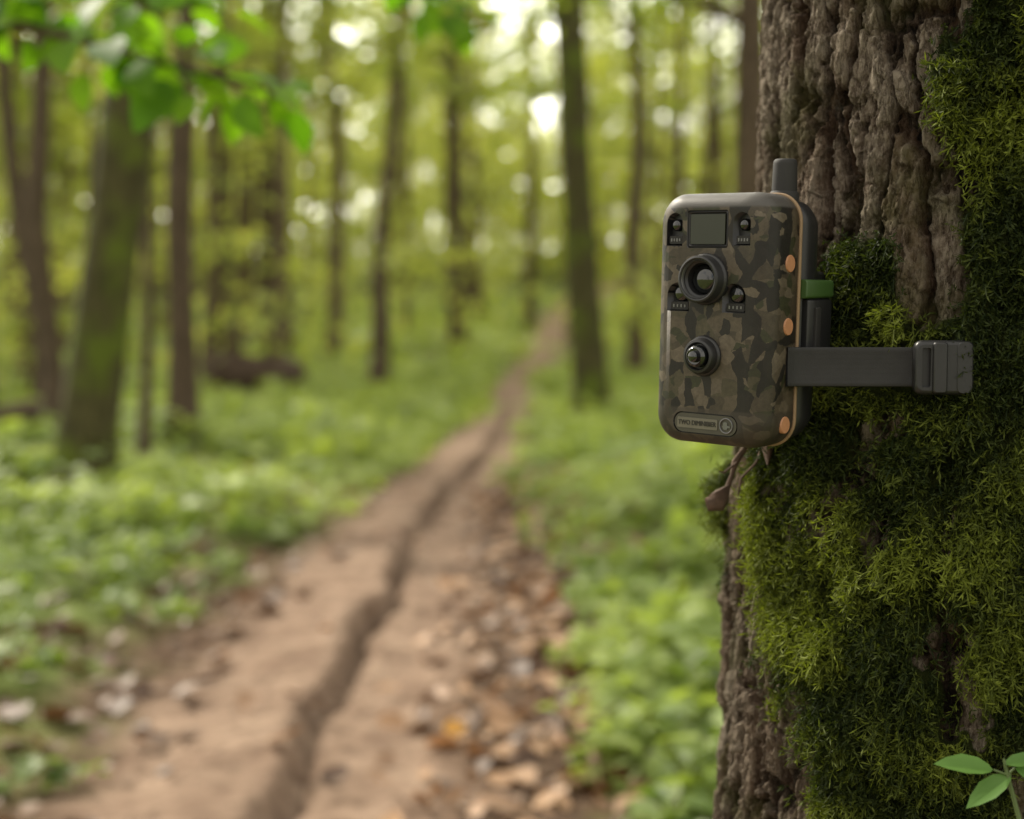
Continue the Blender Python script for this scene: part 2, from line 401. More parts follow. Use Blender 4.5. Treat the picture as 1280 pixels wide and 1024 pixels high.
limb_leaves([(-1.95, 2.9, 2.0), (-1.3, 2.6, 1.72), (-.9, 2.5, 1.60), (-.55, 2.4, 1.52)], .014, 50, .085, .10, .5)
limb_leaves([(-1.95, 2.9, 2.7), (-1.2, 3.0, 2.25), (-.4, 3.0, 1.86), (-.04, 3.0, 1.60)], .014, 50, .07, .08, .75)
b.build('maple_tree', [BARK_A, LEAF_NEAR])

# fallen logs
LOGM = treebark('log_bark', (.035, .025, .018), (.12, .08, .055), -.05)
def log(name, p0, p1, r):
    b = Bld(); t = np.linspace(0, 1, 14)[:, None]; p = np.array(p0)*(1-t)+np.array(p1)*t
    p[:, 2] = gfull(p[:, 0], p[:, 1])+r*.7; rr = r*(1-.3*t[:, 0]); rr[0] *= .02; rr[-1] *= .02; p[0] = p[1]-(p[2]-p[1])*.02; p[-1] = p[-2]+(p[2]-p[1])*.02
    v, q = tube(p, rr, 16, .25, 3); b.add(v, q, 0, 0)
    for k in (4, 8):
        v, q = tube(np.linspace(p[k], p[k]+np.array([.05, -.1, r*3]), 5), np.linspace(r*.3, r*.08, 5), 8); b.add(v, q, 0, 0)
    b.build(name, [LOGM])
log('fallen_log', (-3.7, 17.0, 0), (-2.6, 18.0, 0), .26)
log('fallen_log', (-6.0, 12.6, 0), (-3.9, 12.9, 0), .17)

# ------------------------------------------------------------------ main trunk
CX, CY = .36, 1.02
def RZ(z): return np.interp(z, [0, .15, .4, .7, .85, .93, 1.0, 1.08, 1.3, 2, 4, 10], [.32, .255, .22, .2, .198, .192, .187, .179, .172, .165, .15, .07])
def mossmask(x, y, z):
    xb = np.interp(z, [0, .4, .685, .72, .775, .85, .90, .975, .992, 1.002, 1.06, 1.10, 1.15, 1.22, 1.3, 2, 4],
                   [.13, .165, .184, .183, .172, .167, .178, .196, .215, .268, .268, .270, .262, .275, .30, .36, .6])
    nn = (fbm(x*22, y*22, z*16, 4, 31)-.5)
    s = x-xb+nn*.065
    s2 = .034-np.sqrt(((x-.226)*1.15)**2+((z-1.018)*.9)**2)+nn*.035
    s = np.maximum(s, s2)
    bare = .018-np.sqrt(((x-.255)*1.2)**2+((z-1.045)*.45)**2)+nn*.02
    s = np.minimum(s, -bare)
    holes = sstep(.60, .68, fbm(x*34, y*34, z*22, 3, 57))*sstep(.0, .02, .955-z)
    return sstep(-.004, .01, s)*(1-.85*holes)
th = np.concatenate([np.radians(np.linspace(150, 305, 900, endpoint=False)), np.radians(np.linspace(305, 510, 150, endpoint=False))])
zz = np.concatenate([np.linspace(-.1, .6, 40, endpoint=False), np.arange(.6, 1.28, .0009), np.linspace(1.282, 2, 100), np.linspace(2.03, 10, 70)])
TH, ZZ = np.meshgrid(th, zz)
def trunk_disp(TH, ZZ):
    R = RZ(ZZ); x = CX+R*np.cos(TH); y = CY+R*np.sin(TH); z = ZZ
    wx = (fbm(x*16, y*16, z*8, 3, 1)-.5)*.026+(fbm(x*150, y*150, z*90, 3, 91)-.5)*.011
    wy = (fbm(x*16, y*16, z*8, 3, 2)-.5)*.026+(fbm(x*150, y*150, z*90, 3, 92)-.5)*.011
    wz = (fbm(x*40, y*40, z*14, 3, 4)-.5)*.05
    f1, f2, cid = voronoi((x+wx)*40, (y+wy)*40, (z+wz)*8.5, 10)
    e1 = f2-f1
    pl = sstep(.02, .17, e1)
    g1, g2, c2 = voronoi((x+wx)*85, (y+wy)*85, (z+wz*.7)*34, 40)
    p2 = sstep(.01, .07, g2-g1)
    k1, k2_, c3 = voronoi((x+wx)*190, (y+wy)*190, (z+wz*.5)*85, 70)
    fine = fbm(x*330, y*330, z*150, 4, 61); mid = fbm(x*90, y*90, z*34, 4, 65)
    strip = 1-np.abs(2*fbm(x*150, y*150, z*20, 3, 66)-1)*2.2
    d = .0085*pl+.0020*sstep(.1, .5, e1)+.0060*(cid-.5)*pl+pl*(.0008*p2+.0034*(c2-.5)*p2+.0018*(c3-.5))+.0046*(fine-.5)+.0045*(mid-.5)+.0018*strip+.010*(fbm(x*9, y*9, z*5, 2, 70)-.5)
    h = np.clip(.62*pl+.10*p2+.25*(c2-.5)+.20*(c3-.5)+.8*(mid-.5)+.7*(fine-.5)+.14*strip+.0, 0, 1)
    mk = mossmask(x, y, z)
    lump = fbm(x*38, y*38, z*34, 4, 81); big = fbm(x*15, y*15, z*12, 2, 88)
    swell = .010*np.exp(-((z-.972)/.03)**2)*sstep(.262, .275, x)
    dm = .005+.030*(lump-.37)+.020*(big-.45)+swell
    d = d*(1-mk)+np.maximum(dm, -.001)*mk+.35*d*mk
    return R, d, h, mk, cid, lump
R, dsp, hh, mk, cid, lump = trunk_disp(TH, ZZ)
V = np.stack([CX+(R+dsp-.009)*np.cos(TH), CY+(R+dsp-.009)*np.sin(TH), ZZ], -1)
nt, nz = len(th), len(zz)
i = np.arange(nz-1)[:, None]*nt; j = np.arange(nt)[None]; j2 = (j+1) % nt
q = np.stack([i+j, i+j2, i+nt+j2, i+nt+j], -1).reshape(-1, 4)
m = NT('furrowed_bark'); o = m.obj((1, 1, .45)); o1 = m.obj(); o2 = m.obj((1, 1, .22))
n1 = m.noise(o, 230, 8, .8); n2 = m.noise(o1, 14, 4); n3 = m.noise(o1, 700, 5, .8); n5 = m.noise(o2, 150, 5, .65); n6 = m.noise(o1, 70, 5, .7)
crack = m.ramp(m.math('ABSOLUTE', m.math('SUBTRACT', n5, .5)), [(.0, (0, 0, 0)), (.035, (1, 1, 1))])
h = m.math('ADD', m.attr('h'), m.math('MULTIPLY', m.math('SUBTRACT', n1, .5), 1.7))
h = m.math('ADD', h, m.math('MULTIPLY', m.math('SUBTRACT', n3, .5), .6))
c = m.ramp(h, [(.05, (.018, .012, .008)), (.33, (.085, .058, .040)), (.62, (.215, .162, .118)), (.98, (.46, .385, .30))])
c = m.mix(m.math('MULTIPLY', m.ramp(m.attr('cid'), [(.6, (0, 0, 0)), (.8, (1, 1, 1))]), .3), c, (.20, .11, .062))
c = m.mix(m.math('MULTIPLY', m.ramp(n6, [(.55, (0, 0, 0)), (.68, (1, 1, 1))]), .35), c, (.22, .205, .165))
c = m.mix(m.math('MULTIPLY', m.ramp(n2, [(.50, (0, 0, 0)), (.64, (1, 1, 1))]), .5), c, (.11, .115, .03))
c = m.mix(.65, c, m.mix(crack, (.30, .26, .22), (1, 1, 1)), 'MULTIPLY')
c = m.mix(m.ramp(m.attr('moss'), [(.3, (0, 0, 0)), (.6, (1, 1, 1))]), c, m.mix(n3, (.02, .028, .006), (.08, .10, .02)))
hb = m.math('ADD', m.math('ADD', n1, m.math('MULTIPLY', n3, .6)), m.math('MULTIPLY', crack, .35))
m.pbr(c, .92, .15, m.bump(hb, 1.0, .009))
trunk = mesh_np('bark_trunk', V.reshape(-1, 3), q, [m.mat], None, {'h': hh.ravel(), 'moss': mk.ravel(), 'cid': cid.ravel()})
big = bpy.data.objects.new('moss_covered_tree', None); COL.objects.link(big)
trunk.parent = big
# moss sprigs
def moss(n, zr, tr, L0):
    t = np.radians(rng.uniform(*tr, n)); z = rng.uniform(*zr, n)
    R, d, h, mk, cid, lump = trunk_disp(t, z)
    x = CX+R*np.cos(t)
    k = rng.random(n) < np.clip(mk*1.1-.05+.02, 0, 1)
    strapband = (np.abs(z-.972) < .0125) & (x > .15) & (x < .258)
    bk = (np.abs(z-.972) < .0165) & (x > .228) & (x < .264)
    k &= ~strapband & ~bk
    t, z, R, d, lump = t[k], z[k], R[k], d[k], lump[k]; n = len(t)
    nrm = np.stack([np.cos(t), np.sin(t), np.zeros(n)], 1)
    P = np.stack([CX, CY, 0])+nrm*(R+d-.010)[:, None]; P[:, 2] = z
    D = norm(nrm*1.0+rng.normal(0, .55, (n, 3))+np.array([0, 0, -.15]))
    L = L0*rng.uniform(.4, 1.5, n)*(.5+1.2*lump)
    sag = np.array([0, 0, -1.])
    S = norm(np.cross(D, rng.normal(0, 1, (n, 3))))
    l = L[:, None]
    p1 = P+D*l*.5; p2 = P+D*l+sag*l*.35
    wd = .00045
    vq = np.stack([P-S*wd, P+S*wd, p1+S*wd, p1-S*wd, p1-S*wd, p1+S*wd, p2+S*wd*.3, p2-S*wd*.3], 1)
    yel = fbm(P[:, 0]*25, P[:, 1]*25, P[:, 2]*25, 3, 133)
    tint = np.clip((lump-.41)*2.0+(yel-.52)*2.2+rng.uniform(-.25, .35, n), 0, 1)
    out_v = [vq.reshape(-1, 3)]; out_t = [np.repeat(tint*.8, 8)]
    for kx in range(7):
        u = rng.uniform(.3, 1.0, n)[:, None]
        b0 = P+D*l*u+sag*l*.35*u*u
        dd = norm(D*.6+norm(rng.normal(0, 1, (n, 3)))*1.0)
        ll = l*rng.uniform(.22, .5, n)[:, None]; ss = norm(np.cross(dd, rng.normal(0, 1, (n, 3))))
        ww = .0005
        out_v.append(np.stack([b0, b0+dd*ll*.5+ss*ww, b0+dd*ll, b0+dd*ll*.5-ss*ww], 1).reshape(-1, 3))
        out_t.append(np.repeat(np.clip(tint+.15*u[:, 0], 0, 1), 4))
    v = np.concatenate(out_v); return v, np.arange(len(v)).reshape(-1, 4), np.concatenate(out_t)
MOSS = leafmat('moss_green', (.013, .025, .004), (.18, .215, .026), .3, (1.2, 1.3, .4), .7)
v1, q1, t1 = moss(70000, (.6, 1.28), (170, 292), .0095)
ob = mesh_np('moss', v1, q1, [MOSS], None, {'tint': t1}, False); ob.parent = big
# crown of the main tree
b = Bld(); C = []
for a in range(9):
    z0 = 4.2+a*.6; az = a*2.4; L = 2.2
    p = np.array([CX, CY, z0])+np.array([math.cos(az), math.sin(az), .5])*np.linspace(0, L, 7)[:, None]
    v, q = tube(p, np.linspace(.05, .008, 7), 8); b.add(v, q, 0, 0); C += [p[3], p[5], p[6]]
crown_clumps(b, np.array(C), np.full(len(C), .6), 16, .11, 1)
ob = b.build('crown', [BARK_A, LEAF_MID]); ob.parent = big
# peeling twig hanging off the left flank
b = Bld()
v, q = tube([(.172, .965, .925), (.160, .955, .918), (.150, .95, .905), (.147, .945, .897), (.143, .94, .888)], [.0018, .0012, .0022, .0012, .0018], 8, .5); b.add(v, q, 0, 0)
v, q = tube([(.144, .94, .890), (.139, .935, .885), (.134, .93, .881), (.130, .93, .880), (.127, .93, .883)], [.001, .0042, .0055, .0045, .0005], 9, 1.0, 4); b.add(v, q, 0, 0)
v, q = tube([(.170, .95, .920), (.163, .945, .905), (.152, .94, .895), (.150, .938, .883)], [.0012, .0009, .0008, .0004], 6, .3); b.add(v, q, 0, 0)
v, q = tube([(.150, .945, .905), (.141, .94, .899), (.137, .938, .900)], [.001, .0008, .0004], 6, .3); b.add(v, q, 0, 0)
v, q = tube([(.172, .94, .93), (.169, .935, .915), (.168, .93, .905)], [.0035, .003, .0006], 6, .6); b.add(v, q, 0, 0)
ob = b.build('bark_twig', [simple('twig_bark', (.10, .06, .04), .9, var=.6, scale=200, bump=.8, bdist=.001)]); ob.parent = big

# seedling at lower right
b = Bld()
N0 = np.array([.275, .775, .748])
v, q = tube([(.30, .74, -.02), (.305, .75, .3), (.295, .765, .6), (.285, .772, .71), tuple(N0), (.273, .776, .757)], [.003, .0028, .002, .0015, .0011, .0007], 8); b.add(v, q, 1, 0)
LP = np.array([N0+[-.008, 0, .003], N0+[-.002, 0, .006], N0+[.002, 0, 0], N0+[.004, 0, .004]])
LD = np.array([[-1, -.1, .18], [.9, .1, .12], [-.75, -.2, -.42], [.7, -.3, -.35]])
LN = np.array([[.1, -.55, .8], [0, -.5, .85], [-.2, -.6, .75], [.1, -.6, .7]])
v, q, k = nice_leaves(LP, np.array([.034, .026, .032, .024]), LD, LN, .2, .08)
b.add(v, q, 0, np.repeat([.9, .7, .8, .6], k))
for c_ in LP:
    v, q = tube(np.linspace(N0, c_, 3), np.full(3, .0007), 6); b.add(v, q, 1, 0)
b.build('leafy_seedling', [leafmat('seedling_leaf', (.07, .16, .04), (.14, .27, .06), .35, (1.1, 1.3, .5)), simple('seedling_stem', (.09, .13, .04), .6)])

# ------------------------------------------------------------------ trail camera
def link(ob, parent=None):
    if parent: ob.parent = parent
    return ob
def rrect(hw, hh, r, n=8):
    r = min(r, hw-1e-5, hh-1e-5); pts = []
    for cx, cz, a0 in ((hw-r, hh-r, 0), (-hw+r, hh-r, 90), (-hw+r, -hh+r, 180), (hw-r, -hh+r, 270)):
        for k in range(n+1):
            a = math.radians(a0+90*k/n); pts.append((cx+r*math.cos(a), cz+r*math.sin(a)))
    return pts
def loft(name, secs, mat, n=8, parent=None, smooth=True, off=(0, 0)):
    bm = bmesh.new(); rings = []
    for s in secs:
        y, hw, hh, r = s[:4]
        rings.append([bm.verts.new((x+off[0], y, z+off[1])) for x, z in rrect(hw, hh, r, n)])
    k = len(rings[0])
    for A, B_ in zip(rings[:-1], rings[1:]):
        for i in range(k): bm.faces.new((A[i], A[(i+1) % k], B_[(i+1) % k], B_[i]))
    bm.faces.new(rings[0][::-1]); bm.faces.new(rings[-1])
    bmesh.ops.recalc_face_normals(bm, faces=bm.faces)
    me = bpy.data.meshes.new(name); bm.to_mesh(me); bm.free()
    ob = bpy.data.objects.new(name, me); COL.objects.link(ob)
    if mat: me.materials.append(mat)
    if smooth:
        for p in me.polygons: p.use_smooth = len(p.vertices) == 4
    return link(ob, parent)
def lathe(name, prof, mat, c=(0, 0), seg=64, parent=None, axis='Y'):
    bm = bmesh.new(); rings = []
    for r, y in prof:
        rr = []
        for i in range(seg):
            a = 2*math.pi*i/seg
            if axis == 'Y': co = (c[0]+r*math.cos(a), y, c[1]+r*math.sin(a))
            elif axis == 'X': co = (y, c[0]+r*math.cos(a), c[1]+r*math.sin(a))
            else: co = (c[0]+r*math.cos(a), c[1]+r*math.sin(a), y)
            rr.append(bm.verts.new(co))
        rings.append(rr)
    for A, B_ in zip(rings[:-1], rings[1:]):
        for i in range(seg): bm.faces.new((A[i], A[(i+1) % seg], B_[(i+1) % seg], B_[i]))
    if prof[-1][0] < .001: bm.faces.new(rings[-1])
    bmesh.ops.recalc_face_normals(bm, faces=bm.faces)
    me = bpy.data.meshes.new(name); bm.to_mesh(me); bm.free(); me.materials.append(mat)
    for p in me.polygons: p.use_smooth = len(p.vertices) == 4
    ob = bpy.data.objects.new(name, me); COL.objects.link(ob)
    bv = ob.modifiers.new('b', 'EDGE_SPLIT'); bv.split_angle = math.radians(40)
    return link(ob, parent)
def boolean(ob, cutters):
    for c in cutters:
        md = ob.modifiers.new('b', 'BOOLEAN'); md.operation = 'DIFFERENCE'; md.object = c; md.solver = 'EXACT'; md.material_mode = 'TRANSFER'
    dg = bpy.context.evaluated_depsgraph_get(); me = bpy.data.meshes.new_from_object(ob.evaluated_get(dg))
    ob.modifiers.clear(); ob.data = me
    for c in cutters: bpy.data.objects.remove(c)

# camo
m = NT('camouflage_plastic'); c0 = m.n('TexCoord')
wn = m.n('TexNoise'); wn.inputs['Scale'].default_value = 120; wn.inputs['Detail'].default_value = 4; m.l(c0.outputs['Object'], wn.inputs['Vector'])
vm = m.n('VectorMath'); vm.operation = 'MULTIPLY_ADD'; m.l(wn.outputs['Color'], vm.inputs[0]); vm.inputs[1].default_value = (.005, .005, .005); m.l(c0.outputs['Object'], vm.inputs[2])
def layer(rot, scale, sc=(1, 1, 1), dist='CHEBYCHEV'):
    mp = m.n('Mapping'); mp.inputs['Rotation'].default_value = rot; mp.inputs['Scale'].default_value = sc; m.l(vm.outputs[0], mp.inputs['Vector'])
    vv = m.vor(mp.outputs[0], scale, 'F1', dist); s = m.n('SeparateColor'); m.l(vv.outputs['Color'], s.inputs[0]); return s.outputs, vv
s1, _ = layer((.3, .7, .2), 76, (1, 1, 1.3), 'EUCLIDEAN')
s2, _ = layer((.9, -.6, .5), 98, (1.4, 1, .8), 'EUCLIDEAN')
s3, _ = layer((.1, 1.2, .8), 110, (1, 1, 1.5), 'EUCLIDEAN')
base = m.ramp(s1[0], [(0, (.070, .056, .036)), (.3, (.110, .088, .058)), (.6, (.082, .070, .040)), (.8, (.14, .114, .080))], 'CONSTANT')
k2 = m.ramp(s2[1], [(0, (0, 0, 0)), (.62, (1, 1, 1))], 'CONSTANT')
k3 = m.ramp(s3[2], [(0, (0, 0, 0)), (.80, (1, 1, 1))], 'CONSTANT')
k4 = m.ramp(s3[0], [(0, (0, 0, 0)), (.90, (1, 1, 1))], 'CONSTANT')
c = m.mix(k3, base, (.042, .044, .019)); c = m.mix(m.math('MULTIPLY', k2, .93), c, (.011, .009, .007)); c = m.mix(k4, c, (.15, .122, .085))
fn = m.noise(c0.outputs['Object'], 300, 6, .75); fn2 = m.noise(c0.outputs['Object'], 40, 5, .7)
c = m.mix(.7, c, m.ramp(fn, [(.3, (.30, .30, .30)), (.7, (1.0, 1.0, 1.0))]), 'MULTIPLY')
c = m.mix(.6, c, m.ramp(fn2, [(.35, (.5, .46, .42)), (.65, (1.0, 1.0, 1.0))]), 'MULTIPLY')
sp = m.n('SeparateXYZ'); m.l(c0.outputs['Object'], sp.inputs[0])
top = m.ramp(m.math('ADD', m.math('MULTIPLY', sp.outputs[2], 8), .3), [(.3+.0670*8, (0, 0, 0)), (.3+.0685*8, (1, 1, 1))])
bot = m.ramp(m.math('ADD', m.math('MULTIPLY', sp.outputs[2], -6), .3), [(.3+.0540*6, (0, 0, 0)), (.3+.0543*6, (1, 1, 1))])
c = m.mix(m.math('MULTIPLY', bot, .65), c, (.042, .034, .026))
c = m.mix(top, c, (.075, .070, .064))
m.pbr(c, m.ramp(fn2, [(.3, (.42, .42, .42)), (.7, (.62, .62, .62))]), .4, m.bump(m.noise(c0.outputs['Object'], 900, 3), .35, .0003)); CAMO = m.mat
BLK = simple('black_plastic', (.016, .016, .017), .38, .5, var=.3)
RUB = simple('black_rubber', (.022, .021, .020), .7, .4)
GLS = NT('dark_glass'); GLS.pbr((.006, .007, .008), .06, .6, coat=.6); GLS = GLS.mat
LCD = NT('lcd_screen'); LCD.pbr(LCD.mix(LCD.noise(LCD.obj(), 30), (.022, .026, .016), (.032, .036, .022)), .28, .4); LCD = LCD.mat
TAN = simple('tan_gasket', (.27, .18, .10), .6)
COP = simple('copper_disc', (.46, .22, .11), .5, .5, var=.2, scale=250)
GRN = simple('green_clip', (.035, .080, .016), .5)
MET = simple('dull_metal', (.16, .16, .16), .35, .5, .7)

cam_e = bpy.data.objects.new('trail_camera', None); COL.objects.link(cam_e)
HW, HH = .0415, .0765
secs = []
fx, fd = .014, .013
for k in range(9):
    a = math.pi/2*k/8
    secs.append((fd*(1-math.sin(a)), HW-fx*(1-math.cos(a)), HH-.010*(1-math.cos(a)), .017-.005*(1-math.cos(a))))
secs = secs[::-1]
GD = .033
secs += [(.024, HW, HH, .017), (GD, HW-.0004, HH-.0004, .017)]
body = loft('front_housing', secs, CAMO, 10, cam_e)
def halfdome(name, hw, h, off, depth):
    pts = [(hw, -h/2), (hw, h/2-hw)]+[(hw*math.cos(a), h/2-hw+hw*math.sin(a)) for a in np.linspace(0, math.pi, 16)[1:-1]]+[(-hw, h/2-hw), (-hw, -h/2)]
    bm = bmesh.new(); A = [bm.verts.new((x+off[0], -.004, z+off[1])) for x, z in pts]; Bv = [bm.verts.new((x*.8+off[0], depth, z*.8+off[1])) for x, z in pts]
    k = len(pts)
    for i in range(k): bm.faces.new((A[i], A[(i+1) % k], Bv[(i+1) % k], Bv[i]))
    bm.faces.new(A); bm.faces.new(Bv); bmesh.ops.recalc_face_normals(bm, faces=bm.faces)
    me = bpy.data.meshes.new(name); bm.to_mesh(me); bm.free(); me.materials.append(BLK)
    ob = bpy.data.objects.new(name, me); COL.objects.link(ob); return ob
U0 = -.0025
SU, TU = .0245, .0200
cut = [loft('c', [(-.004, .0150, .0117, .0018), (.0025, .0144, .0111, .0015)], BLK, off=(U0, .0545)),
       halfdome('c', .0066, .0220, (U0-SU+.0005, .0545), .006), halfdome('c', .0066, .0215, (U0+SU-.0005, .0545), .006),
       halfdome('c', .0088, .0190, (U0-TU, .0135), .006), halfdome('c', .0088, .0190, (U0+TU, .0135), .006),
       loft('c', [(-.004, .0235, .0070, .0068), (.0022, .0229, .0064, .006)], BLK, off=(U0+.002, -.0632))]
boolean(body, cut)
for p in body.data.polygons: p.use_smooth = (len(p.vertices) == 4 and abs(p.normal.y) < .999)
# inserts
loft('display_bezel', [(.0022, .0141, .0108, .001), (.0008, .0141, .0108, .001), (.0004, .0135, .0102, .001), (.0012, .0126, .0093, .0008), (.0026, .0126, .0093, .0008)], BLK, 4, cam_e, False, (U0, .0545))
loft('display', [(.0003, .0122, .0089, .0006), (.0024, .0122, .0089, .0006)], LCD, 4, cam_e, False, (U0, .0545))
for sx, zc, hw in ((-SU+.0005, .0545, .0046), (SU-.0005, .0545, .0046), (-TU, .0135, .0063), (TU, .0135, .0063)):
    hgt = .0064 if hw < .005 else .0055
    lathe('led_lens', [(hw*.8, .0058), (hw*.8, .003), (hw*.6, .0018), (hw*.3, .0012), (.0001, .001)], GLS, (U0+sx, zc+hgt*.4), 32, cam_e)
    loft('led_plate', [(.0020, hw, .0024, .0008), (.0058, hw, .0024, .0008)], RUB, 4, cam_e, False, (U0+sx, zc-hgt))
    for kk in range(4):
        loft('led_mark', [(.0017, .00045, .0010-.0002*(kk % 2), .0002), (.0021, .00045, .001, .0002)], MET, 2, cam_e, False, (U0+sx-hw*.65+kk*hw*.43, zc-hgt))
# main lens
lathe('lens_barrel', [(.0156, .002), (.0156, -.001), (.0152, -.0018), (.0145, -.0022), (.0142, -.0026), (.0142, -.0085), (.0138, -.0094), (.0128, -.0098), (.0120, -.0094), (.0112, -.0060), (.0098, -.0050), (.0094, -.0030), (.0090, -.0005), (.0001, -.0003)], BLK, (U0, .0245), 72, cam_e)
lathe('lens_ring', [(.0118, -.0090), (.0116, -.0094), (.0111, -.0086), (.0108, -.0075)], MET, (U0, .0245), 72, cam_e)
lathe('lens_glass', [(.0090, -.0008), (.0084, -.0020), (.0070, -.0030), (.0048, -.0038), (.0024, -.0042), (.0001, -.0043)], GLS, (U0, .0245), 64, cam_e)
for kk in range(9):
    a = math.radians(35-kk*9)
    lathe('lens_mark', [(.00038, -.0055-.0006), (.00038, -.0066), (.0001, -.0067)], MET, (U0+.0108*math.cos(a), .0245+.0108*math.sin(a)), 8, cam_e)
# motion sensor
lathe('sensor_housing', [(.0124, .002), (.0124, -.0008), (.0119, -.0018), (.0110, -.0022), (.0106, -.0060), (.0100, -.0072), (.0086, -.0076), (.0078, -.0068), (.0074, -.0050), (.0001, -.0048)], BLK, (U0, -.0218), 64, cam_e)
lathe('sensor_dome', [(.0068, -.005), (.0068, -.0085), (.0064, -.0098), (.0050, -.0110), (.0048, -.0106), (.0036, -.0104), (.0032, -.0122), (.0018, -.0130), (.0001, -.0132)], GLS, (U0, -.0218), 48, cam_e)
# badge
loft('badge_plate', [(.0004, .0222, .0058, .0056), (.0024, .0222, .0058, .0056)], simple('badge_bronze', (.055, .05, .038), .4), 8, cam_e, False, (U0+.002, -.0632))
loft('badge_panel', [(-.0001, .0145, .0032, .0006), (.0006, .0145, .0032, .0006)], simple('badge_panel', (.13, .12, .09), .45), 4, cam_e, False, (U0-.0035, -.0632))
lathe('badge_ring', [(.0048, .0006), (.0048, -.0003), (.0044, -.0005), (.0040, -.0003), (.0040, .0006)], MET, (U0+.0172, -.0632), 32, cam_e)
loft('badge_emblem', [(-.0002, .0015, .0022, .0008), (.0006, .0015, .0022, .0008)], MET, 4, cam_e, False, (U0+.0167, -.0632))
loft('badge_emblem_bar', [(-.0003, .0026, .0006, .0004), (.0006, .0026, .0006, .0004)], MET, 4, cam_e, False, (U0+.0175, -.0637))
fc = bpy.data.curves.new('t', 'FONT'); fc.body = 'TWO DIMINIBIER'; fc.size = .0042; fc.align_x = 'CENTER'; fc.align_y = 'CENTER'; fc.extrude = .0002
to = bpy.data.objects.new('t', fc); COL.objects.link(to); bpy.context.view_layer.update()
me = bpy.data.meshes.new_from_object(to.evaluated_get(bpy.context.evaluated_depsgraph_get())); bpy.data.objects.remove(to)
me.materials.clear(); me.materials.append(simple('badge_lettering', (.02, .018, .014), .5))
to = bpy.data.objects.new('badge_lettering', me); COL.objects.link(to); to.parent = cam_e
to.rotation_euler = (math.pi/2, 0, 0); to.location = (U0-.0035, -.0003, -.0632); to.scale = (.84, 1, 1)
# gasket + back shell
loft('gasket', [(GD-.0002, HW+.0002, HH+.0001, .017), (GD+.0002, HW+.0008, HH+.0007, .0175), (GD+.0018, HW+.0008, HH+.0007, .0175), (GD+.0024, HW, HH, .017)], TAN, 10, cam_e)
loft('rear_housing', [(GD+.0022, HW-.0012, HH-.0015, .016), (.056, HW-.002, HH-.003, .016), (.062, HW-.004, HH-.006, .014), (.067, HW-.010, HH-.012, .012)], BLK, 10, cam_e)
# side discs
for zc in (.0345, -.0030, -.0620):
    lathe('side_disc', [(.0052, HW-.0022), (.0052, HW+.0003), (.0048, HW+.0008), (.0001, HW+.0009)], COP, (.0225, zc), 32, cam_e, 'X')
# clip, latch
loft('green_clip', [(.036, .0030, .0052, .0015), (.037, .0038, .0058, .002), (.068, .0038, .0054, .002), (.070, .003, .0046, .0015)], GRN, 5, cam_e, True, (HW+.0008, .0195))
loft('side_latch', [(.041, .0024, .0160, .0015), (.042, .0034, .0165, .002), (.068, .0038, .0165, .002), (.070, .003, .0158, .002)], BLK, 5, cam_e, True, (HW-.0002, -.0030))
loft('latch_rib', [(.0475, .0012, .0120, .0008), (.0485, .0014, .0125, .001), (.0530, .0014, .0125, .001), (.054, .001, .012, .0008)], RUB, 5, cam_e, True, (HW+.0036, -.0040))
# antenna on top
lathe('antenna', [(.0090, .070), (.0090, .0775), (.0083, .0785), (.0078, .079), (.0074, .0955), (.0070, .0975), (.0058, .0985), (.0001, .0988)], RUB, (.0200, .050), 40, cam_e, 'Z')
loft('mount_bracket', [(.064, .024, .040, .006), (.068, .022, .036, .006), (.088, .018, .030, .006), (.093, .018, .030, .006)], BLK, 6, cam_e, True, (.010, 0))
cam_e.location = (.1185, .86, 1.0); cam_e.rotation_euler = (math.radians(1.0), math.radians(2.0), math.radians(-41))

# ------------------------------------------------------------------ strap
ZS = .972
A0 = np.array([.1708, .8538])
p = [np.array([.164, .8495]), A0]
p += [A0*(1-t)+np.array([.234, .8500])*t for t in np.linspace(.1, 1, 12)]
p += [np.array([.246, .8465]), np.array([.256, .8450]), np.array([.264, .8455])]
for a in np.radians(np.linspace(245, 518, 90)):
    rr = np.interp(math.degrees(a), [245, 249, 255, 290, 518], [.190, .183, .180, .180, .183]); p.append(np.array([CX+rr*math.cos(a), CY+rr*math.sin(a)]))
p += [np.array([.128, .935]), np.array([.122, .91])]
p = np.array(p)
sl = np.concatenate([[0], np.cumsum(np.linalg.norm(np.diff(p, axis=0), axis=1))]); uu = np.linspace(0, sl[-1], 420)
p = np.stack([np.interp(uu, sl, p[:, 0]), np.interp(uu, sl, p[:, 1])], 1)
for _ in range(4): p[1:-1] = (p[:-2]+2*p[1:-1]+p[2:])/4
tg = norm(np.gradient(p, axis=0)); nn = np.stack([tg[:, 1], -tg[:, 0]], 1)
hwid, tk = .0118, .0009
prof = [(-hwid, -tk), (-hwid, tk*.6), (-hwid+.0006, tk), (-hwid+.0024, tk*.75), (0, tk*.7), (hwid-.0024, tk*.75), (hwid-.0006, tk), (hwid, tk*.6), (hwid, -tk)]
k = len(prof); n = len(p); wav = (vnoise(uu*60, 0, 0, 3)-.5)*.0008
V = np.zeros((n, k, 3))
for a, (zz_, dd) in enumerate(prof):
    V[:, a, :2] = p+nn*dd+nn*wav[:, None]; V[:, a, 2] = ZS+zz_
i = np.arange(n-1)[:, None]*k; j = np.arange(k)[None]; j2 = (j+1) % k
q = np.stack([i+j, i+j2, i+k+j2, i+k+j], -1).reshape(-1, 4)
m = NT('black_webbing'); o = m.obj(); wv = m.n('TexWave'); wv.inputs['Scale'].default_value = 420; wv.bands_direction = 'Z'; m.l(o, wv.inputs['Vector']); wv.inputs['Distortion'].default_value = 1.5
nz = m.noise(o, 90, 4)
